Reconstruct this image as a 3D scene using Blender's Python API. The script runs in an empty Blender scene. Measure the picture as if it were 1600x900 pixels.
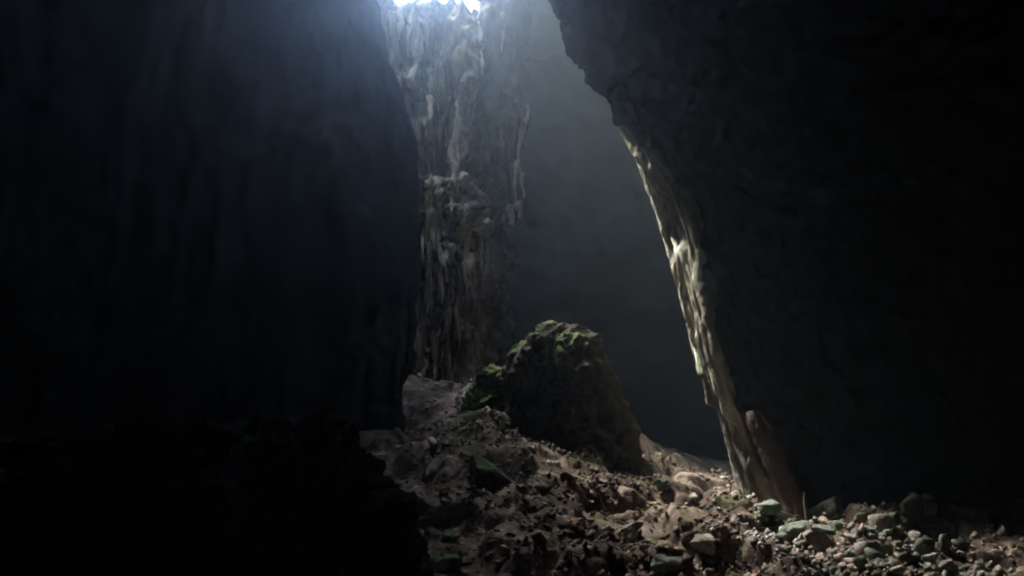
import bpy, math, random
import numpy as np
from mathutils import Vector, Euler

# ------------------------------------------------------------------ camera
scene = bpy.context.scene
PITCH = math.radians(12.0)
CAM = np.array([0.0, 0.0, 1.6])
FPX = 1386.0                                   # focal length in pixels of a 1600 px wide frame
cam_d = bpy.data.cameras.new("camera")
cam_d.sensor_width = 36.0
cam_d.lens = 36.0 * FPX / 1600.0
cam_d.clip_end = 2000.0
cam = bpy.data.objects.new("camera", cam_d)
cam.location = CAM
cam.rotation_euler = (math.pi / 2 + PITCH, 0, 0)
scene.collection.objects.link(cam)
scene.camera = cam

# ------------------------------------------------------------------ sky, sun, exposure
TO_SUN = Vector((-0.47, 0.38, 0.80)).normalized()
world = bpy.data.worlds.new("World")
scene.world = world
world.use_nodes = True
wn = world.node_tree
bg = wn.nodes["Background"]
sky = wn.nodes.new("ShaderNodeTexSky")
sky.sky_type = 'NISHITA'
sky.sun_disc = False
sky.dust_density = 2.5
sky.sun_elevation = math.asin(TO_SUN.z)
sky.sun_rotation = math.atan2(TO_SUN.x, TO_SUN.y)
wn.links.new(sky.outputs[0], bg.inputs[0])
bg.inputs[1].default_value = 0.09

sun_d = bpy.data.lights.new("sun", 'SUN')
sun_d.energy = 1.5
sun_d.angle = math.radians(26)
sun_d.color = (1.0, 0.95, 0.86)
sun = bpy.data.objects.new("sun", sun_d)
sun.rotation_euler = TO_SUN.to_track_quat('Z', 'Y').to_euler()
sun.location = TO_SUN * 60
scene.collection.objects.link(sun)

scene.view_settings.view_transform = 'Standard'
scene.view_settings.look = 'None'
scene.view_settings.gamma = 1.0
scene.view_settings.exposure = 5.2
scene.render.engine = 'CYCLES'
scene.cycles.max_bounces = 5
scene.cycles.diffuse_bounces = 2
scene.cycles.glossy_bounces = 1
scene.cycles.volume_bounces = 0
scene.cycles.use_denoising = True
scene.cycles.filter_width = 2.0
scene.cycles.caustics_reflective = False
scene.cycles.caustics_refractive = False

# ------------------------------------------------------------------ helpers
rng = np.random.default_rng(7)
random.seed(7)
_perm = rng.permutation(256)
_perm = np.concatenate([_perm, _perm, _perm])
_g = rng.normal(size=(256, 3))
_g /= np.linalg.norm(_g, axis=1)[:, None]

def noise(P, seed=0):
    P = P + np.array([seed * 17.31, seed * -9.73, seed * 5.11])
    i = np.floor(P).astype(np.int64)
    f = P - i
    i &= 255
    w = f * f * f * (f * (f * 6 - 15) + 10)
    out = 0
    for dx in (0, 1):
        for dy in (0, 1):
            for dz in (0, 1):
                h = _perm[_perm[_perm[(i[:, 0] + dx) & 255] + ((i[:, 1] + dy) & 255)] + ((i[:, 2] + dz) & 255)]
                g = _g[h]
                d = g[:, 0] * (f[:, 0] - dx) + g[:, 1] * (f[:, 1] - dy) + g[:, 2] * (f[:, 2] - dz)
                wx = w[:, 0] if dx else 1 - w[:, 0]
                wy = w[:, 1] if dy else 1 - w[:, 1]
                wz = w[:, 2] if dz else 1 - w[:, 2]
                out = out + d * wx * wy * wz
    return out * 1.6

def fbm(P, octaves=4, gain=0.5, lac=2.03, seed=0):
    a, s, t = 1.0, 0, 1.0
    for k in range(octaves):
        s = s + a * noise(P * t, seed + k)
        a *= gain
        t *= lac
    return s

def ridged(P, octaves=4, gain=0.5, lac=2.07, seed=0):
    a, s, t = 1.0, 0, 1.0
    for k in range(octaves):
        s = s + a * (1 - 2 * np.abs(noise(P * t, seed + k)))
        a *= gain
        t *= lac
    return s

def smooth(a, b, x):                     # also falls when b < a
    t = np.clip((x - a) / (b - a), 0, 1)
    return t * t * (3 - 2 * t)

def at(px, py, Y):
    """point of the place seen at a photograph pixel, Y metres in front of the camera"""
    u, v = (px - 800) / FPX, (450 - py) / FPX
    d = np.array([u, math.cos(PITCH) - v * math.sin(PITCH), math.sin(PITCH) + v * math.cos(PITCH)])
    return CAM + d * (Y / d[1])

def grid_mesh(name, V, nr, nc, close=False, keep=None, smooth_shade=True):
    r = np.arange(nr - 1)[:, None]
    c = np.arange(nc if close else nc - 1)[None, :]
    c2 = (c + 1) % nc
    F = np.stack([r * nc + c, r * nc + c2, (r + 1) * nc + c2, (r + 1) * nc + c], -1).reshape(-1, 4)
    if keep is not None:
        F = F[keep(V[F].mean(1))]
    return raw_mesh(name, V, F, smooth_shade)

def raw_mesh(name, V, F, smooth_shade=True):
    V = np.asarray(V, np.float32)
    F = np.asarray(F, np.int32)
    m = bpy.data.meshes.new(name)
    n, k = F.shape
    m.vertices.add(len(V))
    m.vertices.foreach_set("co", V.ravel())
    m.loops.add(n * k)
    m.loops.foreach_set("vertex_index", F.ravel())
    m.polygons.add(n)
    m.polygons.foreach_set("loop_start", np.arange(n, dtype=np.int32) * k)
    m.update(calc_edges=True)
    m.validate()
    if smooth_shade:
        m.polygons.foreach_set("use_smooth", np.ones(n, bool))
    return m

def obj(name, mesh, mat, parent=None, loc=None):
    o = bpy.data.objects.new(name, mesh)
    scene.collection.objects.link(o)
    if mat and not (mesh.materials):
        mesh.materials.append(mat)
    if loc is not None:
        o.location = loc
    if parent is not None:
        o.parent = parent
    return o

def empty(name, loc):
    o = bpy.data.objects.new(name, None)
    o.location = loc
    o.empty_display_size = 0.1
    scene.collection.objects.link(o)
    return o

def tag(o, label, cat, group=None):
    o["label"] = label
    o["category"] = cat
    o["kind"] = "thing"
    if group:
        o["group"] = group
    return o

def struct(o):
    o["kind"] = "structure"
    return o

def catmull(C, n):
    """resample control points C (k,...) to n points along axis 0"""
    k = C.shape[0]
    t = np.linspace(0, k - 1, n)
    i = np.clip(np.floor(t).astype(int), 0, k - 2)
    f = (t - i).reshape((-1,) + (1,) * (C.ndim - 1))
    p0, p1, p2, p3 = C[np.clip(i - 1, 0, k - 1)], C[i], C[i + 1], C[np.clip(i + 2, 0, k - 1)]
    return 0.5 * (2 * p1 + (p2 - p0) * f + (2 * p0 - 5 * p1 + 4 * p2 - p3) * f ** 2 + (3 * p1 - p0 - 3 * p2 + p3) * f ** 3)

def grid_normals(G, close=False):
    du = np.gradient(G, axis=0)
    if close:
        dv = (np.roll(G, -1, 1) - np.roll(G, 1, 1)) / 2
    else:
        dv = np.gradient(G, axis=1)
    n = np.cross(dv, du)
    return n / (np.linalg.norm(n, axis=2, keepdims=True) + 1e-9)

def loft(name, C, nr, nc, disp, mat, parent=None, close=False, flip=False, origin=None):
    C = np.asarray(C, float)
    G = catmull(C, nr)
    if close:
        k = G.shape[1]
        Gp = np.concatenate([G[:, -1:], G, G[:, :3]], 1)
        t = np.linspace(0, k, nc, endpoint=False)
        i = np.floor(t).astype(int)
        f = (t - i)[None, :, None]
        p0, p1, p2, p3 = Gp[:, i], Gp[:, i + 1], Gp[:, i + 2], Gp[:, i + 3]
        G = 0.5 * (2 * p1 + (p2 - p0) * f + (2 * p0 - 5 * p1 + 4 * p2 - p3) * f ** 2 + (3 * p1 - p0 - 3 * p2 + p3) * f ** 3)
    else:
        G = np.swapaxes(catmull(np.swapaxes(G, 0, 1), nc), 0, 1)
    N = grid_normals(G, close)
    if flip:
        N = -N
    V, n = G.reshape(-1, 3), N.reshape(-1, 3)
    V = V + n * disp(V)[:, None]
    if origin is not None:
        V = V - np.asarray(origin)
    return obj(name, grid_mesh(name, V, nr, nc, close), mat, parent, origin)

# ------------------------------------------------------------------ materials
def rock_mat(name, base, dark, pale=None, scale=1.0, stretch=1.0, moss=None, moss_amt=0.0, moss_z=None,
             bump=0.5, rough=0.85, stain_or_shadow=None):
    m = bpy.data.materials.new(name)
    m.use_nodes = True
    nt = m.node_tree
    N, L = nt.nodes, nt.links
    bs = N["Principled BSDF"]
    bs.inputs["Roughness"].default_value = rough
    bs.inputs["Specular IOR Level"].default_value = 0.12
    geo = N.new("ShaderNodeNewGeometry")
    mp = N.new("ShaderNodeMapping")
    mp.inputs["Scale"].default_value = (scale, scale, scale * stretch)
    L.new(geo.outputs["Position"], mp.inputs["Vector"])
    def nz(s, d=6, r=0.6, off=0.0):
        t = N.new("ShaderNodeTexNoise")
        t.inputs["Scale"].default_value = s
        t.inputs["Detail"].default_value = d
        t.inputs["Roughness"].default_value = r
        v = N.new("ShaderNodeVectorMath"); v.operation = 'ADD'
        v.inputs[1].default_value = (off, off * 1.7, -off)
        L.new(mp.outputs[0], v.inputs[0]); L.new(v.outputs[0], t.inputs["Vector"])
        return t
    def ramp(src, a, b, lo=0.0, hi=1.0):
        r = N.new("ShaderNodeMapRange")
        r.inputs["From Min"].default_value = a; r.inputs["From Max"].default_value = b
        r.inputs["To Min"].default_value = lo; r.inputs["To Max"].default_value = hi
        L.new(src, r.inputs["Value"])
        return r.outputs[0]
    def mix(fac, c1, c2):
        x = N.new("ShaderNodeMix"); x.data_type = 'RGBA'
        L.new(fac, x.inputs["Factor"])
        for sock, c in ((x.inputs["A"], c1), (x.inputs["B"], c2)):
            if hasattr(c, "default_value"): L.new(c, sock)
            else: sock.default_value = (*c, 1)
        return x.outputs["Result"]
    def math_(op, a, b):
        x = N.new("ShaderNodeMath"); x.operation = op
        for s, v in ((x.inputs[0], a), (x.inputs[1], b)):
            if hasattr(v, "default_value"): L.new(v, s)
            else: s.default_value = v
        return x.outputs[0]
    n1 = nz(0.7, 8, 0.62)
    col = mix(ramp(n1.outputs["Fac"], 0.38, 0.62), dark, base)
    if pale:
        n2 = nz(1.6, 6, 0.65, 11.3)
        col = mix(ramp(n2.outputs["Fac"], 0.50, 0.64), col, pale)
    if stain_or_shadow:
        n4 = nz(0.35, 5, 0.55, 31.7)
        col = mix(ramp(n4.outputs["Fac"], 0.52, 0.66, 0, 0.85), col, stain_or_shadow)
    n5 = nz(9.0, 4, 0.6, 5.2)
    col = mix(ramp(n5.outputs["Fac"], 0.3, 0.5, 0.45, 0.0), col, tuple(0.45 * c for c in dark))
    if moss:
        sep = N.new("ShaderNodeSeparateXYZ"); L.new(geo.outputs["Normal"], sep.inputs[0])
        n3 = nz(1.3, 7, 0.65, 23.1)
        f = math_('ADD', ramp(n3.outputs["Fac"], 0.35, 0.65, -0.6, 0.6), sep.outputs[2])
        f = ramp(f, 1.25 - moss_amt, 1.55 - moss_amt)
        if moss_z:
            sp = N.new("ShaderNodeSeparateXYZ"); L.new(geo.outputs["Position"], sp.inputs[0])
            f = math_('MULTIPLY', f, ramp(sp.outputs[2], moss_z[0], moss_z[1]))
        n6 = nz(7.0, 4, 0.7, 3.3)
        green = mix(ramp(n6.outputs["Fac"], 0.35, 0.65), moss, tuple(0.45 * c for c in moss))
        col = mix(f, col, green)
    L.new(col, bs.inputs["Base Color"])
    b = N.new("ShaderNodeBump"); b.inputs["Strength"].default_value = bump; b.inputs["Distance"].default_value = 0.08
    n7 = nz(5.0, 8, 0.65, 41.0)
    L.new(n7.outputs["Fac"], b.inputs["Height"]); L.new(b.outputs[0], bs.inputs["Normal"])
    return m

MOSS = (0.075, 0.125, 0.030)
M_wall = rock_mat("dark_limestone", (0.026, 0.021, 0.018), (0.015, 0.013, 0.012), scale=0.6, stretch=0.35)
M_shadewall = rock_mat("shade_black_limestone", (0.014, 0.0125, 0.011), (0.009, 0.0085, 0.008), scale=0.6, stretch=0.35, bump=0.3)  # darker copy of the wall limestone, deep shade put into its colour
M_shadewall.node_tree.nodes["Principled BSDF"].inputs["Specular IOR Level"].default_value = 0.0
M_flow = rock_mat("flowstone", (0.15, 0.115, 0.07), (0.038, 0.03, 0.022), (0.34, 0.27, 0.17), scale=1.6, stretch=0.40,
                  moss=(0.25, 0.27, 0.11), moss_amt=1.05, moss_z=(10, 16), stain_or_shadow=(0.20, 0.14, 0.07))  # moss, its pale tint higher up also carries light spilling from the opening
M_litridge = rock_mat("lit_ridge_stone", (0.52, 0.42, 0.26), (0.20, 0.15, 0.09), (0.64, 0.55, 0.38), scale=2.5, stretch=0.4, bump=0.8)  # paler than the flowstone: lit ridges put into the colour
M_column = rock_mat("pale_column_limestone", (0.42, 0.40, 0.31), (0.11, 0.095, 0.075), (0.57, 0.59, 0.48), scale=1.5, stretch=0.4, stain_or_shadow=(0.045, 0.036, 0.03),  # dark bands in this colour stand in for dappled shadow on the column
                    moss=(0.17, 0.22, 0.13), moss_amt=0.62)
M_shade = rock_mat("shaded_curtain_limestone", (0.055, 0.05, 0.043), (0.028, 0.025, 0.022), scale=1.0, stretch=0.25, stain_or_shadow=(0.13, 0.075, 0.05))  # darker than the flowstone: the curtain's shade is in the colour
M_litdrip = rock_mat("lit_edge_drip_stone", (0.30, 0.24, 0.18), (0.10, 0.08, 0.06), scale=2.5, stretch=0.5)  # pale drips, the curtain's lit edge painted in
M_brown = rock_mat("brown_limestone", (0.13, 0.095, 0.07), (0.055, 0.04, 0.03), scale=1.0, stretch=0.35)
M_floor = rock_mat("cave_soil", (0.11, 0.080, 0.058), (0.028, 0.022, 0.019), (0.27, 0.22, 0.178), scale=1.1,
                   moss=(0.075, 0.085, 0.03), moss_amt=0.26, rough=0.95, bump=0.9)
M_boulder = rock_mat("mossy_boulder_stone", (0.075, 0.062, 0.048), (0.035, 0.03, 0.026), scale=1.4, bump=0.9, moss=MOSS, moss_amt=0.60)
M_ledge = rock_mat("moss_grown_stone", (0.09, 0.08, 0.06), (0.04, 0.035, 0.03), scale=1.6, bump=0.9, moss=(0.12, 0.19, 0.055), moss_amt=1.15)
M_greenrock = rock_mat("green_grey_stone", (0.125, 0.15, 0.115), (0.05, 0.06, 0.048), (0.20, 0.235, 0.19), scale=2.5)
M_greyrock = rock_mat("grey_stone", (0.20, 0.18, 0.155), (0.085, 0.075, 0.065), (0.3, 0.28, 0.25), scale=2.5)
M_pinkrock = rock_mat("pale_pink_stone", (0.42, 0.33, 0.29), (0.22, 0.16, 0.14), (0.52, 0.45, 0.42), scale=3.0)
M_brownrock = rock_mat("brown_clod", (0.13, 0.094, 0.068), (0.05, 0.036, 0.028), scale=2.5)
M_white = rock_mat("white_plastic", (0.78, 0.79, 0.8), (0.6, 0.61, 0.63), scale=14.0, bump=0.2, rough=0.4)
M_palestone = rock_mat("pale_grey_stone", (0.46, 0.45, 0.44), (0.30, 0.29, 0.28), scale=4.0)
M_wood = rock_mat("dead_wood", (0.25, 0.20, 0.15), (0.10, 0.08, 0.06), scale=8.0, stretch=0.2)
M_twig = rock_mat("bleached_twig", (0.45, 0.41, 0.35), (0.25, 0.22, 0.18), scale=8.0, stretch=0.2)
M_moss = rock_mat("moss_fronds", (0.085, 0.15, 0.03), (0.05, 0.09, 0.02), scale=4.0, bump=0.0)
M_leaf = rock_mat("dry_leaf", (0.22, 0.14, 0.08), (0.10, 0.06, 0.035), (0.36, 0.26, 0.18), scale=6.0, bump=0.0)

# ------------------------------------------------------------------ cave floor
TPS = [  # (px, py, Y) read off the photograph
    (650, 900, 11), (820, 905, 10.8), (1000, 900, 11), (1300, 905, 10.5), (1550, 910, 10.5),
    (1260, 808, 16.2), (1380, 806, 15.6), (1450, 806, 15.0), (1195, 800, 16.6), (1530, 870, 12.6),
    (1015, 742, 18.0), (1100, 768, 17.3), (865, 728, 16.2), (900, 724, 16.8), (850, 702, 17.0), (800, 670, 17.6), (960, 739, 16.9), (1060, 757, 17.4), (760, 700, 16.5), (620, 702, 16.5),
    (720, 606, 23), (650, 590, 24), (700, 608, 23.5), (760, 650, 20), (800, 600, 22.5), (690, 660, 19.5),
    (850, 820, 13.2), (1100, 840, 13.2), (700, 800, 13.4), (960, 790, 14.6), (1250, 850, 13.2), (1400, 850, 13.2),
    (640, 640, 20.5), (560, 640, 21), (540, 760, 15),
]
pts = [at(*p) for p in TPS]
pts += [np.array(p, float) for p in [(0, 0, 0), (-6, 2, 0), (6, 2, 0), (0, 5, 0.1), (-8, 12, 0.6), (10, 8, 0.4), (0, -10, -0.2),
        (-14, 16, 0.8), (12, 14, 1.2), (14, 20, 1.6), (-10, 24, 2.6), (1, 30, 3.0), (6, 30, 2.2), (6, 22, 1.2), (0, 42, 2), (-14, 36, 3), (16, 36, 2),
        (-24, 8, 0), (24, 8, 0.5), (0, -24, 0), (-20, -14, 0), (20, -14, 0)]]
pts = np.array(pts)
def tps_fit(P):
    n = len(P)
    d = np.linalg.norm(P[:, None, :2] - P[None, :, :2], axis=2)
    K = np.where(d > 0, d * d * np.log(d + 1e-12), 0) + np.eye(n) * 0.15
    Q = np.column_stack([np.ones(n), P[:, :2]])
    A = np.block([[K, Q], [Q.T, np.zeros((3, 3))]])
    return np.linalg.solve(A, np.concatenate([P[:, 2], np.zeros(3)]))
_w = tps_fit(pts)
def ground0(X, Y):
    s = _w[-3] + _w[-2] * X + _w[-1] * Y
    for k in range(len(pts)):
        d2 = (X - pts[k, 0]) ** 2 + (Y - pts[k, 1]) ** 2
        s = s + _w[k] * 0.5 * d2 * np.log(d2 + 1e-12)
    return s
def ground(X, Y):
    X = np.asarray(X, float); Y = np.asarray(Y, float)
    sh = X.shape
    x, y = X.ravel(), Y.ravel()
    z = ground0(x, y)
    P = np.column_stack([x, y, np.zeros_like(x)])
    near = np.exp(-(((x - 3) / 9) ** 2 + ((y - 15) / 8) ** 2))
    z = z + 0.14 * fbm(P * 0.35, 3, 0.5, seed=1)
    e = fbm(P * 0.6, 4, 0.5, seed=3)
    z = z + (0.30 * (smooth(-0.2, 0.2, e) - 0.5) + 0.08 * e) * (0.15 + near)
    e2 = fbm(P * 1.5, 4, 0.55, seed=5)
    z = z + (0.08 * (smooth(-0.15, 0.25, e2) - 0.5) + 0.03 * e2) * (0.25 + near)
    z = z + 0.026 * (np.abs(fbm(P * 2.6, 4, 0.6, seed=9)) - 0.3) * (0.4 + near)
    z = z + 0.016 * (np.abs(fbm(P * 7.0, 3, 0.65, seed=14)) - 0.3)
    return z.reshape(sh)

def spaced(lo, a, b, hi, fine, coarse):
    mid = np.arange(a, b, fine)
    def out(s, e):
        r, x, st = [], s, fine
        while x < e:
            st = min(st * 1.12, coarse); x += st; r.append(x)
        return np.array(r)
    left = a - out(0, a - lo)[::-1]
    right = mid[-1] + out(0, hi - b)
    return np.concatenate([left, mid, right])
xs = spaced(-34, -5.5, 8.5, 34, 0.035, 1.2)
ys = spaced(-26, 10.2, 20.5, 52, 0.035, 1.0)
X, Y = np.meshgrid(xs, ys)
Z = ground(X, Y)
fl = obj("cave_floor", grid_mesh("cave_floor", np.stack([X, Y, Z], -1).reshape(-1, 3), len(ys), len(xs)), M_floor)
struct(fl)

def on_ground(px, py):
    """walk along a sight line to where it meets the floor"""
    u, v = (px - 800) / FPX, (450 - py) / FPX
    d = np.array([u, math.cos(PITCH) - v * math.sin(PITCH), math.sin(PITCH) + v * math.cos(PITCH)])
    t = np.linspace(7, 30, 700)
    P = CAM + d * t[:, None]
    h = P[:, 2] - ground(P[:, 0], P[:, 1])
    k = np.argmax(h < 0)
    if h[k] >= 0:
        k = len(t) - 1
    p = P[k].copy()
    p[2] = float(ground(p[0:1], p[1:2])[0])
    return p, float(np.linalg.norm(p - CAM)) / FPX      # metres per pixel there

# ------------------------------------------------------------------ cave shell: outer wall and roof
def wall_disp(amp, s, stretch=0.25, fine=0.5, seed=20):
    def f(P):
        Q = P * np.array([s, s, s * stretch])
        W = np.column_stack([fbm(P * s * 0.4, 2, seed=seed + 7)] * 3) * 0.8
        return amp * (ridged(Q + W, 4, 0.5, seed=seed) * 0.5 - 0.4) + amp * fine * fbm(P * s * 1.7, 5, 0.55, seed=seed + 3)
    return f
nz_, na = 150, 420
ang = np.linspace(0, 2 * math.pi, na, endpoint=False)
zz = np.linspace(-5, 27, nz_)
A_, Z_ = np.meshgrid(ang, zz)
rx, ry = 22.0, 27.0
G = np.stack([rx * np.cos(A_), 13 + ry * np.sin(A_), Z_], -1)
Nn = np.stack([-np.cos(A_), -np.sin(A_), 0 * A_], -1)
V = G.reshape(-1, 3) + Nn.reshape(-1, 3) * wall_disp(1.6, 0.22)(G.reshape(-1, 3))[:, None]
struct(obj("cave_wall", grid_mesh("cave_wall", V, nz_, na, True, keep=lambda C: C[:, 2] < 22.0), M_wall))

HOLE_C, HOLE_R = (-3.2, 25.2), (5.0, 5.1)
cx = np.arange(-26, 26, 0.3); cy = np.arange(-18, 44, 0.3)
X, Y = np.meshgrid(cx, cy)
P = np.column_stack([X.ravel(), Y.ravel(), np.zeros(X.size)])
z = 9.5 + 11.0 * smooth(8, 19.5, P[:, 1]) + 1.0 * fbm(P * 0.16, 3, seed=40) + 0.5 * ridged(P * 0.5, 4, seed=44)
z = z + 1.0 * np.exp(-((np.hypot((P[:, 0] - HOLE_C[0]) / HOLE_R[0], (P[:, 1] - HOLE_C[1]) / HOLE_R[1]) - 1) / 0.25) ** 2)
V = np.column_stack([P[:, 0], P[:, 1], z])
def keep(C):
    r = np.hypot((C[:, 0] - HOLE_C[0]) / HOLE_R[0], (C[:, 1] - HOLE_C[1]) / HOLE_R[1])
    Q = np.column_stack([C[:, 0], C[:, 1], 0 * C[:, 0]])
    r = np.minimum(r, np.hypot((C[:, 0] + 3.2) / 2.9, (C[:, 1] - 31.0) / 5.2))
    return r + 0.22 * fbm(Q * 0.5, 4, 0.6, seed=50) > 1.0
struct(obj("cave_ceiling", grid_mesh("cave_ceiling", V, len(cy), len(cx), keep=keep), M_wall))

# ------------------------------------------------------------------ left buttress, right wall
def v3(p, dx=0, dy=0, dz=0):
    return [p[0] + dx, p[1] + dy, p[2] + dz]
rows = []
for (px, py, Yd) in [(400, -420, 20.9), (470, -300, 20.9), (530, -150, 20.8), (578, 0, 20.7), (622, 150, 20.5), (648, 250, 20.2), (656, 380, 20), (652, 500, 20), (648, 575, 19.8), (636, 660, 19.4), (620, 760, 19)]:
    p = at(px, py, Yd)
    rows.append([v3(p, -4.0, 9), v3(p, -1.6, 4), v3(p, -0.3, 0.9), v3(p, -0.1, -0.1), v3(p, -1.3, -0.45), v3(p, -4.0, -0.8),
                 [-10, p[1] - 2.2, p[2]], [-14.5, p[1] - 7, p[2]], [-16, 2, p[2]], [-16, -8, p[2]]])
def left_disp(P):
    Q = P * np.array([0.55, 0.35, 0.09])
    return 0.45 * (ridged(Q, 3, 0.45, seed=60) * 0.5 - 0.4) + 0.16 * fbm(P * np.array([1.0, 1.0, 0.5]), 5, 0.6, seed=63)
struct(loft("cave_wall_left", rows, 300, 320, left_disp, M_shadewall))

rows = []  # added near-black bank, stands in for the deep shade at lower left
for (px, py, Yd) in [(-420, 720, 7.5), (-100, 705, 8.5), (120, 690, 9.2), (300, 672, 9.6), (420, 664, 9.8), (500, 674, 9.9), (555, 704, 10.0), (590, 752, 10.1), (616, 812, 10.1), (640, 880, 10.1), (668, 960, 10.1), (690, 1040, 10.1)]:
    p = at(px, py, Yd)
    rows.append([[p[0] - 0.6, p[1] + 3.0, -0.8], v3(p, -0.2, 1.3, -0.35), v3(p, 0, 0.4, -0.06), v3(p, 0, -0.1), v3(p, -0.1, -0.4, -0.4), [p[0] - 0.25, p[1] - 0.9, p[2] * 0.4], [p[0] - 0.5, p[1] - 1.6, -0.8]])
struct(loft("added_shade_bank", rows, 300, 160, wall_disp(0.24, 1.1, 0.9, 0.9, seed=67), M_shadewall))

EDGE = [(560, -470, 17.5), (690, -256, 17.5), (780, -110, 17.5), (852, 0, 17.5), (890, 85, 17.3), (945, 165, 17.2), (1000, 240, 17),
        (1062, 310, 16.6), (1092, 400, 16.5), (1112, 500, 16.4), (1140, 600, 16.3), (1180, 690, 16.3), (1235, 770, 16.3), (1270, 840, 16.3), (1290, 900, 16.3)]
rows = []
for i, (px, py, Yd) in enumerate(EDGE):
    p = at(px, py, Yd)
    t = i / (len(EDGE) - 1)
    rows.append([v3(p, 5.0, 6), v3(p, 2.2, 2.5), v3(p, 0.5, 0.6), v3(p, 0.06, 0.06), v3(p, 0.35, -0.35), v3(p, 1.6, -0.6), v3(p, 3.2, -0.7),
                 [max(p[0] + 4.5, 7.5), 15.0, p[2]], [9.6, 12.0, p[2]], [10.5, 6, p[2]], [12, -2, p[2]], [13, -10, p[2]]])
struct(loft("cave_wall_right", rows, 320, 360, wall_disp(0.20, 1.1, 0.6, 0.6, seed=70), M_shadewall, flip=False))

# ------------------------------------------------------------------ flowstone wall below the opening
def flow_disp(P):
    x = P[:, 0] + 0.35 * fbm(P * 0.5, 3, seed=81)
    Q = np.column_stack([x * 2.1, P[:, 1] * 0.8, P[:, 2] * 0.22])
    fl = ridged(Q, 4, 0.55, seed=82)
    fine = ridged(np.column_stack([x * 6.0, P[:, 1] * 2, P[:, 2] * 0.5]), 3, 0.6, seed=84)
    lump = fbm(P * np.array([1.2, 0.8, 0.75]), 5, 0.58, seed=86)
    d = 0.34 * fl + 0.08 * fine + 0.36 * lump
    for (px, py, rx_, up, dn, amp) in FEAT:
        c = at(px, py, 26.6)
        k = 26.6 / FPX
        dx = (x - c[0]) / (rx_ * k)
        dz = (P[:, 2] - c[2]) / k
        d = d + 1.35 * amp * np.exp(-dx * dx) * np.exp(-np.where(dz > 0, (dz / up) ** 2, (dz / dn) ** 2))
    return d
FEAT = [  # ledges (sharp top, long skirt), niches (negative), ribs: px, py, half width, rise, skirt, metres
    (690, 300, 28, 9, 70, 0.75), (735, 300, 22, 14, 40, 0.45), (755, 352, 16, 10, 60, 0.7), (722, 362, 26, 8, 30, 0.45),
    (716, 338, 22, 20, 22, -0.55), (712, 215, 12, 60, 60, 0.75), (722, 150, 10, 30, 30, 0.5), (700, 262, 10, 20, 20, 0.5),
    (632, 132, 14, 8, 60, 0.7), (668, 60, 14, 40, 60, 0.8), (655, 110, 12, 30, 30, 0.6), (600, 40, 16, 30, 60, 0.4), (690, 20, 12, 20, 50, 0.7),
    (640, 200, 14, 30, 60, -0.35), (745, 100, 26, 70, 60, -0.6), (700, 420, 16, 60, 70, -0.3), (735, 400, 8, 8, 50, 0.5), (695, 395, 8, 10, 60, 0.4),
]
base_f = np.array([-2.8, 27.0, 4.0])
rows = []
for (py, xl, xr, Yd) in [(-70, 540, 806, 27.9), (0, 545, 800, 27.6), (130, 555, 765, 27.2), (250, 560, 752, 27.0), (290, 565, 758, 26.3),
                         (330, 565, 768, 26.2), (420, 570, 765, 26.6), (520, 570, 762, 26.6), (600, 570, 765, 26.4), (680, 560, 770, 26.2)]:
    l, r = at(xl, py, Yd), at(xr, py, Yd)
    w = r - l
    if py == -70:                                      # ragged crest, lowest in the middle
        cr = [at(545 + 255 * f, q, 27.9) for f, q in ((0, -330), (0.02, -260), (0.14, -30), (0.32, 22), (0.58, 18), (0.80, -14), (1, -60), (1.05, -60), (1.1, -60))]
        rows.append([v3(cr[0], -0.8, 3), v3(cr[1], 0, 1.0), v3(cr[2], 0, 0.4), v3(cr[3], 0, 0.2), v3(cr[4], 0, 0.2), v3(cr[5], 0, 0.4), v3(cr[6], 0, 1.0), v3(cr[7], 0.5, 3), v3(cr[8], 0.7, 7)])
        continue
    rows.append([v3(l, -0.8, 3), v3(l, 0, 0.6), v3(l + w * 0.22, 0, -0.2), v3(l + w * 0.45, 0, -0.5), v3(l + w * 0.68, 0, -0.5), v3(l + w * 0.88, 0, -0.1), v3(r, 0, 0.8), v3(r, 0.5, 3), v3(r, 0.7, 7)])
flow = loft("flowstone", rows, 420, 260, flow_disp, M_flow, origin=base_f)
tag(flow, "tall fluted flowstone wall catching daylight below the roof opening", "rock formation")

from mathutils.bvhtree import BVHTree
def bvh_of(o):
    me = o.data
    co = np.empty(len(me.vertices) * 3, np.float32); me.vertices.foreach_get("co", co)
    co = co.reshape(-1, 3) + np.array(o.location, np.float32)
    return BVHTree.FromPolygons([tuple(c) for c in co.tolist()], [tuple(p.vertices) for p in me.polygons])
def sight(bvh, px, py):
    d = Vector(at(px, py, 1.0) - CAM).normalized()
    h = bvh.ray_cast(Vector(CAM), d)
    return (np.array(h[0]), np.array(h[1])) if h[0] is not None else (None, None)

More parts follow.
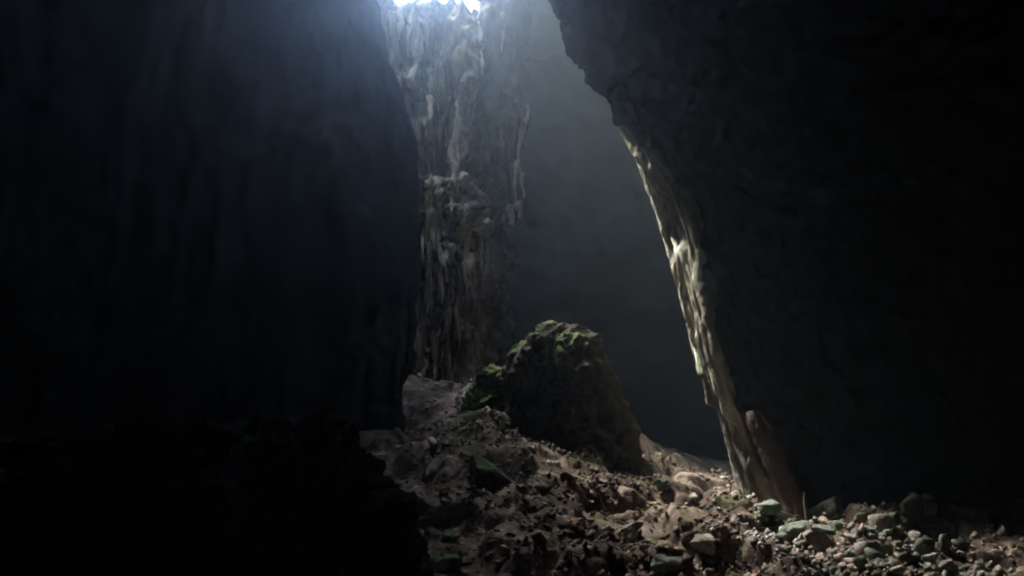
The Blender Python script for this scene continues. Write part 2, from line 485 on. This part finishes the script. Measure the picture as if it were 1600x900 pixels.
def strip(name, P, R, mat, parent, ns=10, seed=0, flat=0.6, org=None, jitter=0.25):
    """an irregular drip or twig: a tapered tube through the points P with radii R"""
    P, R = np.asarray(P, float), np.asarray(R, float)
    n = max(8, len(P) * 4)
    C = catmull(P, n); r = np.clip(catmull(R, n), 0.002, None)
    T = np.gradient(C, axis=0); T /= np.linalg.norm(T, axis=1)[:, None] + 1e-9
    ref = np.array([0.0, 1.0, 0.0]) if abs(T[:, 1]).mean() < 0.8 else np.array([1.0, 0, 0])
    A = np.cross(T, ref); A /= np.linalg.norm(A, axis=1)[:, None] + 1e-9
    B = np.cross(A, T)
    a = np.linspace(0, 2 * math.pi, ns, endpoint=False)
    V = C[:, None] + r[:, None, None] * (A[:, None] * np.cos(a)[None, :, None] + flat * B[:, None] * np.sin(a)[None, :, None])
    V = V.reshape(-1, 3)
    D = V - np.repeat(C, ns, 0)
    V = V + D * (jitter * fbm(V * np.array([6, 6, 2.5]), 3, 0.6, seed=seed))[:, None]
    V = np.concatenate([V, C[:1], C[-1:]])
    F = []
    for q in range(n - 1):
        for j in range(ns):
            j2 = (j + 1) % ns
            F += [[q * ns + j, q * ns + j2, (q + 1) * ns + j2], [q * ns + j, (q + 1) * ns + j2, (q + 1) * ns + j]]
    e0, e1 = n * ns, n * ns + 1
    for j in range(ns):
        j2 = (j + 1) % ns
        F += [[e0, j2, j], [e1, (n - 1) * ns + j, (n - 1) * ns + j2]]
    o = np.zeros(3) if org is None else np.asarray(org, float)
    return obj(name, raw_mesh(name, V - o, F), mat, parent)

# drips and ribs of the flowstone, each a part
fb = bvh_of(flow)
DRIPS = [(668, 296, 470, 5), (676, 300, 480, 6), (684, 302, 455, 5), (690, 392, 478, 6), (697, 385, 440, 7), (704, 300, 340, 4), (662, 300, 420, 4), (672, 330, 490, 4),
         (728, 372, 470, 5), (735, 400, 460, 5), (742, 404, 440, 6), (750, 366, 430, 5), (758, 366, 470, 4), (748, 470, 600, 6), (715, 440, 590, 5), (700, 480, 600, 5), (680, 500, 600, 6),
         (664, 170, 215, 4), (672, 150, 200, 5), (656, 140, 190, 4), (722, 130, 210, 6), (716, 190, 262, 6), (709, 235, 290, 6), (712, 270, 300, 5),
         (612, 30, 130, 5), (622, 10, 110, 6), (640, 5, 90, 5), (655, 30, 120, 6), (668, 10, 75, 6), (690, -20, 40, 5), (632, 170, 260, 4), (648, 230, 330, 4), (700, 150, 230, 4), (738, 150, 230, 5), (728, 320, 360, 4), (752, 40, 120, 5)]
for i, (px, y0, y1, w) in enumerate(DRIPS):
    P, R = [], []
    m = max(3, int((y1 - y0) / 18))
    for k in range(m + 1):
        t = k / m
        h, nn = sight(fb, px + 2.5 * math.sin(k * 1.3 + i) + (y1 - y0) * 0.03 * (0.5 - t), y0 + (y1 - y0) * t)
        if h is None: continue
        P.append(h + np.array([0, -0.03, 0])); R.append(w * 0.019 * (1.0 - 0.75 * t ** 1.5) * (0.75 + 0.5 * random.random()))
    if len(P) > 2:
        Y0 = np.array([p[1] for p in P]); med = np.median(Y0)
        for p in P: p[1] = np.clip(p[1], med - 0.35, med + 0.35)
        strip("drip_rib", P, R, M_flow if y1 > 560 else M_litridge, flow, seed=100 + i, org=base_f, jitter=0.7)  # pale lit-ridge tone, left off the dim lowest ribs

LEDGES = [([(660, 297), (676, 291), (694, 288), (712, 286), (724, 288)], 7), ([(722, 288), (738, 296), (750, 314), (760, 336)], 6), ([(714, 374), (726, 360), (742, 352), (756, 352), (768, 366)], 7),
          ([(724, 128), (720, 160), (716, 192), (710, 222)], 5), ([(710, 222), (706, 245), (712, 268), (708, 286)], 5), ([(718, 200), (728, 206), (734, 202)], 5), ([(622, 132), (632, 126), (642, 130)], 6),
          ([(650, 95), (656, 60), (664, 25), (668, 8)], 7), ([(640, 130), (648, 112), (652, 92)], 5), ([(745, 8), (752, 26), (758, 48)], 5), ([(690, 300), (684, 318), (688, 345), (694, 372)], 5),
          ([(735, 408), (742, 401), (750, 405)], 4), ([(696, 390), (701, 386), (707, 392)], 5), ([(612, 20), (618, 60), (626, 100)], 5)]
for i, (pix, w) in enumerate(LEDGES):
    P, R = [], []
    for k, (px, py) in enumerate(pix):
        h, nn = sight(fb, px, py)
        if h is not None:
            P.append(h + np.array([0, -0.10, 0.0])); R.append(w * 0.021 * (0.7 + 0.6 * random.random()))
    if len(P) > 2:
        med = np.median([p[1] for p in P])
        for p in P: p[1] = np.clip(p[1], med - 0.4, med + 0.4)
        strip("ledge", P, R, M_litridge, flow, ns=14, seed=200 + i, flat=1.3, org=base_f, jitter=1.0)

# hanging curtain of rock right of the flowstone
rows = []
for (py, xl, xr, Yd) in [(-330, 745, 880, 29), (-150, 745, 862, 28.2), (0, 742, 838, 27.6), (80, 745, 826, 27.4), (160, 752, 830, 27.2), (200, 760, 829, 27.1), (250, 770, 816, 27.1), (300, 780, 820, 27), (335, 782, 819, 27), (350, 781, 803, 27), (357, 786, 795, 27)]:
    l, r = at(xl, py, Yd), at(xr, py, Yd)
    c = (l + r) / 2; h = (r[0] - l[0]) / 2
    rows.append([v3(c, h * math.cos(a), -(0.35 + 0.5 * h) * math.sin(a)) for a in np.linspace(0, 2 * math.pi, 12, endpoint=False)])
hang_o = at(790, 355, 27)
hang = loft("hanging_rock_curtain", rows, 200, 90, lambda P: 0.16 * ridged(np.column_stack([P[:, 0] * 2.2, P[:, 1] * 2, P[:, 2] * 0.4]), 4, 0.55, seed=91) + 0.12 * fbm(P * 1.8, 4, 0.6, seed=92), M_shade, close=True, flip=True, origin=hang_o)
tag(hang, "ragged rock curtain hanging from the roof right of the flowstone", "stalactite")
for i, (px, y0, y1, w) in enumerate([(823, 165, 205, 6), (812, 200, 270, 5), (806, 250, 330, 5), (817, 270, 310, 4), (800, 320, 352, 7), (812, 315, 340, 6), (786, 20, 80, 4)]):
    P, R = [], []
    for k in range(6):
        t = k / 5
        P.append(at(px + 2 * math.sin(k + i), y0 + (y1 - y0) * t, 26.55 if y0 > 120 else 26.35)); R.append(w * 0.016 * (1 - 0.6 * t) * (0.6 + 0.9 * random.random()))
    strip("drip_rib", P, R, M_litdrip, hang, seed=150 + i, org=hang_o, jitter=1.1)

# leaning pale column against the right wall
rows = []
for (py, xl, xr) in [(195, 975, 982), (240, 1000, 1016), (290, 1017, 1056), (340, 1036, 1080), (420, 1060, 1099), (520, 1085, 1114), (620, 1108, 1140), (710, 1132, 1176), (790, 1155, 1218), (850, 1168, 1245)]:
    l, r = at(xl, py, 17.5), at(xr, py, 16.35)
    m = (l + r) / 2
    rows.append([v3(l), v3(l * 0.75 + r * 0.25, -0.05), v3(m, -0.06), v3(l * 0.25 + r * 0.75, -0.04), v3(r), v3(r, 0.16, 0.25), v3(r, 0.45, 1.1), v3(l, 1.1, 0.4), v3(l, 0.4, 0.35)])
col_o = at(1200, 800, 16.8)
def col_disp(P):
    x = P[:, 0] + 0.26 * P[:, 2]
    Q = np.column_stack([x * 2.2, P[:, 1] * 2.2, P[:, 2] * 0.22])
    h = fbm(np.column_stack([x * 1.6, P[:, 1] * 1.1, P[:, 2] * 0.45]), 3, seed=113)
    return (0.08 * ridged(Q + 0.25 * fbm(P * 0.6, 2, seed=111)[:, None], 4, 0.55, seed=112) - 0.17 * smooth(0.02, 0.30, h) + 0.03
            + 0.05 * fbm(np.column_stack([x * 3, P[:, 1] * 3, P[:, 2] * 1.1]), 4, 0.6, seed=116))
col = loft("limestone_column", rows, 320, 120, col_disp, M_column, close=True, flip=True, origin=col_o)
tag(col, "pale fluted limestone column leaning on the right wall, lit along its left side", "rock column")

cb = bvh_of(col)
for i, pix in enumerate([[(1004, 250), (1014, 285), (1028, 325), (1040, 350)], [(1040, 310), (1052, 360), (1062, 410), (1068, 460), (1076, 505)], [(1052, 320), (1066, 370), (1080, 425), (1092, 480), (1106, 545)],
                         [(1062, 430), (1074, 490), (1086, 540), (1098, 590)], [(1092, 480), (1104, 530), (1118, 580), (1134, 630)], [(1112, 620), (1124, 665), (1138, 715), (1152, 770)],
                         [(1136, 640), (1150, 690), (1168, 735), (1186, 780)], [(1126, 690), (1140, 740), (1158, 785)]]):
    P = [sight(cb, x_, y_)[0] for x_, y_ in pix]
    P = [q for q in P if q is not None]
    if len(P) > 2:
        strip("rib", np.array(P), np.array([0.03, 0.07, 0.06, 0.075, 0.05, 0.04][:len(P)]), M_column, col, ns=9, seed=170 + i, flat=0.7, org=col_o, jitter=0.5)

rows = []
for (py, xl, xr) in [(642, 1174, 1177), (652, 1174, 1186), (675, 1180, 1206), (710, 1196, 1228), (760, 1218, 1246), (805, 1238, 1264), (850, 1252, 1282)]:
    l, r = at(xl, py, 15.6), at(xr, py, 15.6)
    rows.append([v3(l), v3((l + r) / 2, 0, -0.22), v3(r, 0, -0.1), v3(r, 0.1, 0.35), v3((l + r) / 2, 0.1, 0.5), v3(l, 0, 0.3)])
sl_o = at(1240, 805, 15.6)
tag(loft("leaning_slab", rows, 150, 60, lambda P: 0.03 * ridged(P * np.array([4, 4, 0.8]), 4, 0.55, seed=121) - 0.03 + 0.03 * fbm(P * 3, 4, seed=122), M_brown, close=True, flip=True, origin=sl_o),
    "narrow brown rock slab leaning at the foot of the pale column", "rock slab")

# ------------------------------------------------------------------ the great boulder and the mossy ledge beside it
def hump(name, sil, Yd, depth, mat, label, disp, org, nr=200, nc=200):
    rows = []
    for i, (py, xl, xr) in enumerate(sil):
        l, r = at(xl, py, Yd), at(xr, py, Yd)
        c = (l + r) / 2; h = (r[0] - l[0]) / 2
        dp = depth * min(1.0, h / 1.0)
        rows.append([v3(c, h * math.cos(a), -dp * math.sin(a)) for a in np.linspace(0, 2 * math.pi, 14, endpoint=False)])
    return tag(loft(name, rows, nr, nc, disp, mat, close=True, flip=True, origin=org), label, "boulder")
def bould_disp(P):
    return 0.17 * fbm(P * 0.8, 3, seed=131) + 0.06 * ridged(P * 1.1, 3, 0.5, seed=132) - 0.03 + 0.11 * fbm(P * 2.4, 5, 0.6, seed=133) + 0.04 * (np.floor(fbm(P * 1.3, 2, seed=136) * 5) / 5)
b_o = at(910, 745, 18.2)
boulder = hump("mossy_boulder", [(509, 872, 884), (514, 848, 904), (524, 830, 924), (546, 808, 943), (580, 797, 960), (620, 793, 974), (670, 795, 990), (710, 805, 1005), (748, 818, 1018), (800, 815, 1022)],
               18.2, 1.1, M_boulder, "huge dark hump-shaped boulder with a mossy crown on the slope", bould_disp, b_o)
l_o = at(770, 660, 19.2)
ledge = hump("mossy_ledge_rock", [(577, 786, 799), (584, 768, 808), (598, 750, 814), (618, 736, 818), (640, 726, 820), (664, 722, 822), (720, 715, 830)],
             19.2, 0.9, M_ledge, "low green mossy rock shoulder against the left side of the huge boulder", bould_disp, l_o, 140, 140)

r_o = at(740, 640, 20.6)
hump("pale_rock_ramp", [(597, 742, 752), (604, 732, 764), (616, 716, 770), (630, 706, 776), (646, 700, 780), (690, 690, 786)], 20.6, 0.8, M_palestone,
     "pale grey rock ramp rising to the left side of the mossy rock shoulder", bould_disp, r_o, 120, 120)
def fronds(name, parent, bvh, area, count, size, mat, minz=0.35, seed=0, ymax=99):
    r = random.Random(seed)
    V, F = [], []
    tries = 0
    while len(F) < count and tries < count * 6:
        tries += 1
        px, py = r.uniform(area[0], area[2]), r.uniform(area[1], area[3])
        h, n = sight(bvh, px, py)
        if h is None or n[2] < minz or h[1] > ymax: continue
        if noise(np.array([h * 1.3]), seed)[0] < -0.15: continue
        d = np.array([r.gauss(0, 0.6), r.gauss(0, 0.6), 1.0]) + n; d /= np.linalg.norm(d)
        s_ = size * r.uniform(0.5, 1.3)
        sd = np.cross(d, [r.gauss(0, 1), r.gauss(0, 1), 0.1]); sd /= np.linalg.norm(sd) + 1e-9
        b = len(V)
        V += [h - sd * s_ * 0.35 - n * 0.01, h + sd * s_ * 0.35 - n * 0.01, h + d * s_]
        F.append([b, b + 1, b + 2])
    o = np.array(parent.location) if parent else np.zeros(3)
    m = obj(name, raw_mesh(name, np.array(V) - o, F, False), mat, parent)
    m["kind"] = "stuff"
    return m
fronds("moss", boulder, bvh_of(boulder), (790, 505, 870, 600), 2400, 0.026, M_moss, 0.3, 1)
fronds("moss", ledge, bvh_of(ledge), (720, 575, 825, 660), 2600, 0.03, M_moss, 0.3, 2)

def ground_moss(count, patches, size, seed):
    r = np.random.default_rng(seed)
    V, F = [], []
    X, Y = [], []
    for (px, py, Yd, rx_, ry_) in patches:
        c = at(px, py, Yd)
        X.append(r.normal(c[0], rx_, count)); Y.append(r.normal(c[1], ry_, count))
    X, Y = np.concatenate(X), np.concatenate(Y)
    ok = fbm(np.column_stack([X, Y, 0 * X]) * 2.2, 3, seed=seed) > -0.05
    X, Y = X[ok], Y[ok]
    Zg = ground(X, Y)
    m = len(X)
    a = r.uniform(0, 6.28, m); s_ = size * r.uniform(0.5, 1.4, m)
    b0 = np.column_stack([np.cos(a), np.sin(a), 0 * a]) * (s_ * 0.45)[:, None]
    tip = np.column_stack([r.normal(0, 0.5, m), r.normal(0, 0.5, m), np.ones(m)]) * s_[:, None]
    P = np.column_stack([X, Y, Zg - 0.005])
    V = np.stack([P - b0, P + b0, P + tip], 1).reshape(-1, 3)
    o = obj("ground_moss", raw_mesh("ground_moss", V, np.arange(3 * m).reshape(-1, 3), False), M_moss)
    o["kind"] = "stuff"
ground_moss(2600, [(790, 668, 17.8, 0.28, 0.5), (850, 700, 17.0, 0.30, 0.3), (905, 726, 16.7, 0.4, 0.25), (760, 655, 19.5, 0.25, 0.5), (740, 690, 17.0, 0.3, 0.4)], 0.035, 77)

# ------------------------------------------------------------------ loose stones
import bmesh
def rock_mesh(name, seed, sub=3, flat=1.0, planes=13, rough=0.07, flat_shade=False):
    bm = bmesh.new()
    bmesh.ops.create_icosphere(bm, subdivisions=sub, radius=1.0)
    V = np.array([v.co[:] for v in bm.verts])
    F = np.array([[v.index for v in f.verts] for f in bm.faces])
    bm.free()
    r = np.random.default_rng(seed)
    for k in range(planes):
        n = r.normal(size=3); n /= np.linalg.norm(n)
        d = r.uniform(0.36, 0.72)
        q = V @ n - d
        V = V - np.where(q > 0, q, 0)[:, None] * n * 0.92
    V = V * np.array([1.0, r.uniform(0.65, 0.95), r.uniform(0.5, 0.75) * flat])
    L = V / (np.linalg.norm(V, axis=1)[:, None] + 1e-9)
    V = V + L * (rough * fbm(V * 1.7 + seed, 3, 0.55, seed=seed % 50) + rough * 0.35 * fbm(V * 6 + seed, 2, 0.6, seed=seed % 40))[:, None]
    V /= np.abs(V[:, 0]).max()
    return raw_mesh(name, V, F, not flat_shade)
def stone(px, py, wpx, mesh, rz, tilt, name, sz=1.0, sink=0.3):
    p, k = on_ground(px, py)
    o = bpy.data.objects.new(name, mesh)
    w = wpx * k / 2 * (0.86 if wpx > 26 else 1.0)
    hz_ = max(v.co.z for v in mesh.vertices) * w * sz
    o.location = (p[0], p[1], p[2] + hz_ * (1 - 2 * sink))
    o.scale = (w, w, w * sz)
    o.rotation_euler = (tilt[0], tilt[1], rz)
    scene.collection.objects.link(o)
    return o
def named_stone(px, py, w, mat, seed, label, flat=1.0, rz=0.3, tilt=(0.0, 0.0), sz=1.0, sink=0.3, sub=4, name="rock", rough=0.1):
    me = rock_mesh("rock", seed, sub, flat, rough=rough, flat_shade=True)
    me.materials.append(mat)
    return tag(stone(px, py, w, me, rz, tilt, name, sz, sink), label, "rock")
named_stone(757, 770, 84, M_boulder, 301, "rounded dark rock with mossy top in the middle of the slope", sz=1.25, sink=0.22)
named_stone(1195, 806, 52, M_greenrock, 302, "green-grey rock at the very foot of the pale column", flat=0.9, sink=0.2)
named_stone(1240, 838, 78, M_greenrock, 303, "wide flat green slab in front of the pale column", flat=0.55)
named_stone(1298, 812, 52, M_greenrock, 304, "green block right of the upright twig on the heap's crest", flat=0.95, sink=0.15)
named_stone(1284, 862, 62, M_greyrock, 305, "dark rock jutting from pale earth below the flat green slab", sz=1.1)
named_stone(1290, 832, 48, M_greenrock, 306, "smaller green slab beside the wide flat green slab", flat=0.6)
named_stone(1037, 896, 84, M_greenrock, 307, "dark rock with green top cut by the bottom edge of the picture", sz=1.0, sink=0.2)
named_stone(1097, 866, 56, M_greyrock, 308, "grey-green flat rock alone on bare brown earth", flat=0.7, tilt=(0.2, 0.25))
named_stone(983, 842, 58, M_greyrock, 309, "grey wedge-shaped rock on the shaded slope", flat=0.7, tilt=(0.1, -0.35))
named_stone(1036, 762, 30, M_greenrock, 310, "small green rock by the right foot of the huge boulder", sz=1.1)
named_stone(621, 701, 20, M_palestone, 311, "pale flat stone, leftmost on the dim slope", flat=0.5, sink=0.1, sub=3)
named_stone(677, 702, 18, M_palestone, 312, "pale upright stone on the dim slope", sz=1.6, sink=0.15, sub=3)
named_stone(1010, 722, 24, M_brownrock, 313, "small tan rock wedged at the huge boulder's lower right corner", sub=3)
named_stone(1462, 842, 40, M_greyrock, 314, "grey round rock under the little stack of green stones", sub=3)
named_stone(845, 668, 46, M_boulder, 315, "low mossy rock in front of the huge boulder's left foot", flat=0.7, sink=0.25)
for i, (x_, y_, w_, lab) in enumerate([(606, 752, 40, "dark rock at the top of the black bank's right edge"), (632, 792, 58, "dark rock halfway down the black bank's right edge"), (662, 822, 34, "small dark rock just right of the added dark bank"),
                                       (650, 862, 62, "dark blocky rock low on the black bank's right edge"), (688, 890, 70, "dark rock at the bottom edge beside the added dark bank"), (700, 842, 40, "brownish dark rock between the added dark bank and the shaded slope")]):
    named_stone(x_, y_, w_, M_boulder, 380 + i, lab, rz=i * 0.9, tilt=(0.2 * (-1) ** i, 0.15), sink=0.28, sub=3, sz=1.1)
for i, (x_, y_, lab) in enumerate([(655, 590, "leftmost pale stone on the far crest below the flowstone"), (668, 597, "second pale stone from the left on the far crest"), (684, 603, "third pale stone from the left on the far crest"),
                                   (694, 605, "fourth pale stone from the left on the far crest"), (705, 607, "fifth pale stone from the left on the far crest")]):
    named_stone(x_, y_, 11, M_palestone, 350 + i, lab, sub=3, sink=0.15, rz=i)
p, k = on_ground(1450, 822)
zt = p[2]
for i, (w, dx, lab) in enumerate([(44, 0, "lowest green stone of the little stack on the heap's crest"), (36, 0.03, "middle green stone of the little stack on the heap's crest"), (27, -0.02, "top green stone of the little stack on the heap's crest")]):
    me = rock_mesh("rock", 330 + i, 3, 0.7); me.materials.append(M_greenrock)
    o = obj("rock", me, None, None, (p[0] + dx, p[1], 0))
    o.scale = (w * k / 2,) * 3
    h = max(v.co.z for v in me.vertices) * w * k / 2
    o.location.z = zt + h * 0.7; zt += h * 1.55
    o.rotation_euler.z = i * 1.1
    tag(o, lab, "rock", "little stack of green stones")

MARKS = [("the flat green slab", 1240, 838), ("the crest's green block", 1298, 812), ("the jutting dark rock", 1284, 862), ("the lone grey-green rock", 1097, 866),
         ("the grey wedge rock", 983, 842), ("the rounded mossy rock", 757, 770), ("the white bottle", 865, 728), ("the green stone stack", 1450, 812), ("the wooden stub", 1372, 808),
         ("the green-topped bottom rock", 1037, 890), ("the pale column's foot", 1175, 798), ("the brown slab's foot", 1250, 806), ("the boulder's small green rock", 1036, 757),
         ("the stack's grey round rock", 1462, 842), ("the heap's lower right corner", 1540, 895), ("the heap's bottom middle", 1400, 895), ("the added dark bank", 620, 850)]
def where(px, py):
    nm, mx, my = min(MARKS, key=lambda m: math.hypot(px - m[1], 1.6 * (py - m[2])))
    dx, dy = px - mx, 1.6 * (py - my)
    d = math.hypot(dx, dy)
    if abs(dx) > 2 * abs(dy): r = "left of" if dx < 0 else "right of"
    elif abs(dy) > 2 * abs(dx): r = "behind" if dy < 0 else "in front of"
    else: r = ("behind-" if dy < 0 else "front-") + ("left of" if dx < 0 else "right of")
    return ("close " if d < 24 else ("" if d < 48 else ("well " if d < 80 else "far "))) + r + " " + nm
def size_word(w):
    return "tiny " if w < 9 else ("small " if w < 13 else ("middling " if w < 19 else "large "))
def variants(mat, seeds, sub=2, **kw):
    kw.setdefault("flat_shade", True)
    out = []
    for sd in seeds:
        me = rock_mesh("rubble_stone", sd, sub, **kw); me.materials.append(mat); out.append(me)
    return out
rs = random.Random(5)
G_green = variants(M_greenrock, range(400, 408)) + variants(M_greyrock, range(408, 413))
n = 0
while n < 290:
    px, py = rs.uniform(1215, 1560), rs.uniform(806, 905)
    if py < 812 + max(0, (px - 1460)) * 0.85: continue
    if px < 1330 and rs.random() < 0.55: continue
    w = min(48, rs.lognormvariate(2.2, 0.65))
    me = rs.choice(G_green)
    o = stone(px, py, w, me, rs.uniform(0, 6.28), (rs.gauss(0, 0.35), rs.gauss(0, 0.35)), "rubble_stone", rs.uniform(0.8, 1.3), 0.18)
    o_l = size_word(w) + ("green" if me.materials[0] == M_greenrock else "grey") + " stone " + where(px, py)
    tag(o, o_l, "stone", "rubble heap stones"); n += 1
G_pink = variants(M_pinkrock, range(420, 424))
for i in range(16):
    px, py = rs.choice([(1340, 842), (1312, 878), (1330, 890), (1290, 880)])
    POS = (px + rs.gauss(0, 13), py + rs.gauss(0, 5))
    o = stone(POS[0], POS[1], rs.uniform(11, 24), rs.choice(G_pink), rs.uniform(0, 6.28), (rs.gauss(0, 0.3), rs.gauss(0, 0.3)), "rubble_stone", 1.0, 0.15)
    tag(o, "pale pinkish stone " + where(*POS), "stone", "pale pinkish rubble stones")
G_brown = variants(M_brownrock, range(430, 440), sub=2, rough=0.10)
small = []
for i in range(260):
    px = rs.uniform(640, 1210); py = rs.uniform(745, 900)
    if py < 745 + max(0, px - 1000) * 0.28: continue
    w = min(40, rs.lognormvariate(2.25, 0.55))
    o = stone(px, py, w, rs.choice(G_brown), rs.uniform(0, 6.28), (rs.gauss(0, 0.4), rs.gauss(0, 0.4)), "earth_clod", rs.uniform(0.7, 1.2), 0.34)
    if w < 12:
        small.append(o)
    else:
        tag(o, size_word(w) + "brown clod " + where(px, py), "clod", "earth clods on the slope")
VV, FF, nv = [], [], 0
bpy.context.view_layer.update()
for o in small:                                   # the crumbs nobody could count become one piece
    me = o.data
    M = np.array(o.matrix_world)
    co = np.array([v.co[:] for v in me.vertices])
    VV.append(co @ M[:3, :3].T + M[:3, 3]); FF.append(np.array([p.vertices[:] for p in me.polygons]) + nv); nv += len(co)
    bpy.data.objects.remove(o)
sc_ = obj("earth_crumbs", raw_mesh("earth_crumbs", np.concatenate(VV), np.concatenate(FF), False), M_brownrock)
sc_["kind"] = "stuff"

# gravel too small to count
def scatter(name, count, size, mat, seed, leaf=False):
    r = np.random.default_rng(seed)
    X = r.normal(3.0, 2.6, count * 2); Y = r.uniform(10.0, 20.5, count * 2)
    k_ = fbm(np.column_stack([X, Y, 0 * X]) * 0.9, 3, seed=seed) + r.normal(0, 0.12, count * 2) > 0.12
    X, Y = X[k_][:count], Y[k_][:count]; count = len(X)
    Zg = ground(X, Y)
    if leaf:
        T = np.array([[-1, 0, 0], [0, -0.45, 0.12], [1, 0, 0.05], [0, 0.45, 0.12]]); Fq = np.array([[0, 1, 2], [0, 2, 3]])
    else:
        T = np.array([[1, 0, 0], [-0.5, 0.8, 0], [-0.6, -0.8, 0.1], [0.1, 0.1, 0.9], [0, 0, -0.6]]); Fq = np.array([[0, 1, 3], [1, 2, 3], [2, 0, 3], [1, 0, 4], [2, 1, 4], [0, 2, 4]])
    a = r.uniform(0, 6.28, count); s_ = size * r.lognormal(0, 0.4, count)
    tx, ty = r.normal(0, 0.35, count), r.normal(0, 0.35, count)
    B = T[None] * s_[:, None, None]
    x = B[..., 0] * np.cos(a)[:, None] - B[..., 1] * np.sin(a)[:, None]
    y = B[..., 0] * np.sin(a)[:, None] + B[..., 1] * np.cos(a)[:, None]
    z = B[..., 2] + tx[:, None] * x + ty[:, None] * y
    V = np.stack([x + X[:, None], y + Y[:, None], z + Zg[:, None] + 0.015], -1).reshape(-1, 3)
    F = (Fq[None] + (np.arange(count) * len(T))[:, None, None]).reshape(-1, 3)
    o = obj(name, raw_mesh(name, V, F, False), mat)
    o["kind"] = "stuff"
    return o
scatter("gravel", 4000, 0.04, M_greyrock, 11)
scatter("crumbled_earth", 1800, 0.04, M_brownrock, 13)
scatter("leaf_litter", 2600, 0.05, M_leaf, 12, True)

# ------------------------------------------------------------------ sticks and litter
def stick(pix, r0, label, dz=0.0, Yfix=None, mat=None):
    q = []
    for (px, py) in pix:
        if Yfix: q.append(at(px, py, Yfix))
        else:
            g, _ = on_ground(px, py); q.append(g + np.array([0, 0, 0.06]))
    q = np.array(q)
    R = np.linspace(r0, r0 * 0.45, len(q))
    o0 = q[0].copy()
    m = strip("stick", q, R, mat or M_wood, None, ns=7, seed=int(pix[0][0]) % 60, flat=1.0, org=o0, jitter=0.3)
    m.location = o0
    return tag(m, label, "stick")
g0, _ = on_ground(1258, 812)
stick([(1260, 812), (1258, 798), (1256, 784), (1257, 768)], 0.024, "thin pale twig standing upright at the foot of the brown slab", Yfix=g0[1] - 0.35, mat=M_twig)
g0, _ = on_ground(1372, 818)
stick([(1373, 820), (1371, 808), (1372, 797)], 0.035, "short broken stub of wood standing on the heap's crest", Yfix=g0[1])
stick([(1366, 826), (1378, 821), (1389, 815)], 0.03, "short stick lying slanted beside the upright wooden stub")
stick([(1205, 806), (1222, 808), (1240, 813), (1256, 814)], 0.03, "long dark branch lying along the crest from the green rock")
g0, _ = on_ground(692, 668)
stick([(694, 668), (691, 660), (690, 648)], 0.02, "thin grey twig standing on the dim upper slope", Yfix=g0[1])

def crumple(px, py, w, h, label, seed, rz, name="plastic_wrapper"):
    p, k = on_ground(px, py)
    nx, ny = 26, 14
    U, Vv = np.meshgrid(np.linspace(-1, 1, nx), np.linspace(0, 2 * math.pi, ny, endpoint=False), indexing='ij')
    rr = (1 - np.abs(U) ** 6) * (0.72 + 0.28 * np.cos(U * 4 + seed))
    V = np.stack([U * w * k / 2, rr * np.cos(Vv) * h * k * 0.5, rr * np.sin(Vv) * h * k * 0.5], -1).reshape(-1, 3)
    V = V + 0.02 * np.column_stack([fbm(V * 14 + j * 9.1, 3, 0.6, seed=seed + j) for j in range(3)])
    o = obj(name, grid_mesh(name, V, nx, ny, True, smooth_shade=False), M_white, None, (p[0], p[1], p[2] + h * k * 0.42))
    o.rotation_euler = (0, 0.03, rz)
    return tag(o, label, "litter")
crumple(865, 728, 23, 8, "white crumpled plastic bottle lying in front of the huge boulder", 3, 0.1, "plastic_bottle")
crumple(833, 707, 6, 6, "tiny white scrap of litter left of the white bottle", 5, 0.6)
crumple(719, 710, 6, 5, "tiny white scrap of litter above the rounded dark rock", 6, 1.0)

# ------------------------------------------------------------------ air
bm_v = np.array([[x, y, z] for x in (-26, 26) for y in (-18, 44) for z in (-6, 23.5)], float)
bm_f = [[0, 1, 3, 2], [4, 6, 7, 5], [0, 4, 5, 1], [2, 3, 7, 6], [0, 2, 6, 4], [1, 5, 7, 3]]
hm = bpy.data.materials.new("misty_air")
hm.use_nodes = True
hn = hm.node_tree
for n_ in list(hn.nodes):
    if n_.type != 'OUTPUT_MATERIAL':
        hn.nodes.remove(n_)
pv = hn.nodes.new("ShaderNodeVolumePrincipled")
pv.inputs["Color"].default_value = (0.66, 0.84, 1.0, 1)
pv.inputs["Density"].default_value = 0.0078
pv.inputs["Anisotropy"].default_value = 0.92
hn.links.new(pv.outputs[0], hn.nodes["Material Output"].inputs["Volume"])
hz = obj("haze", raw_mesh("haze", bm_v, bm_f, False), hm)
hz["kind"] = "stuff"
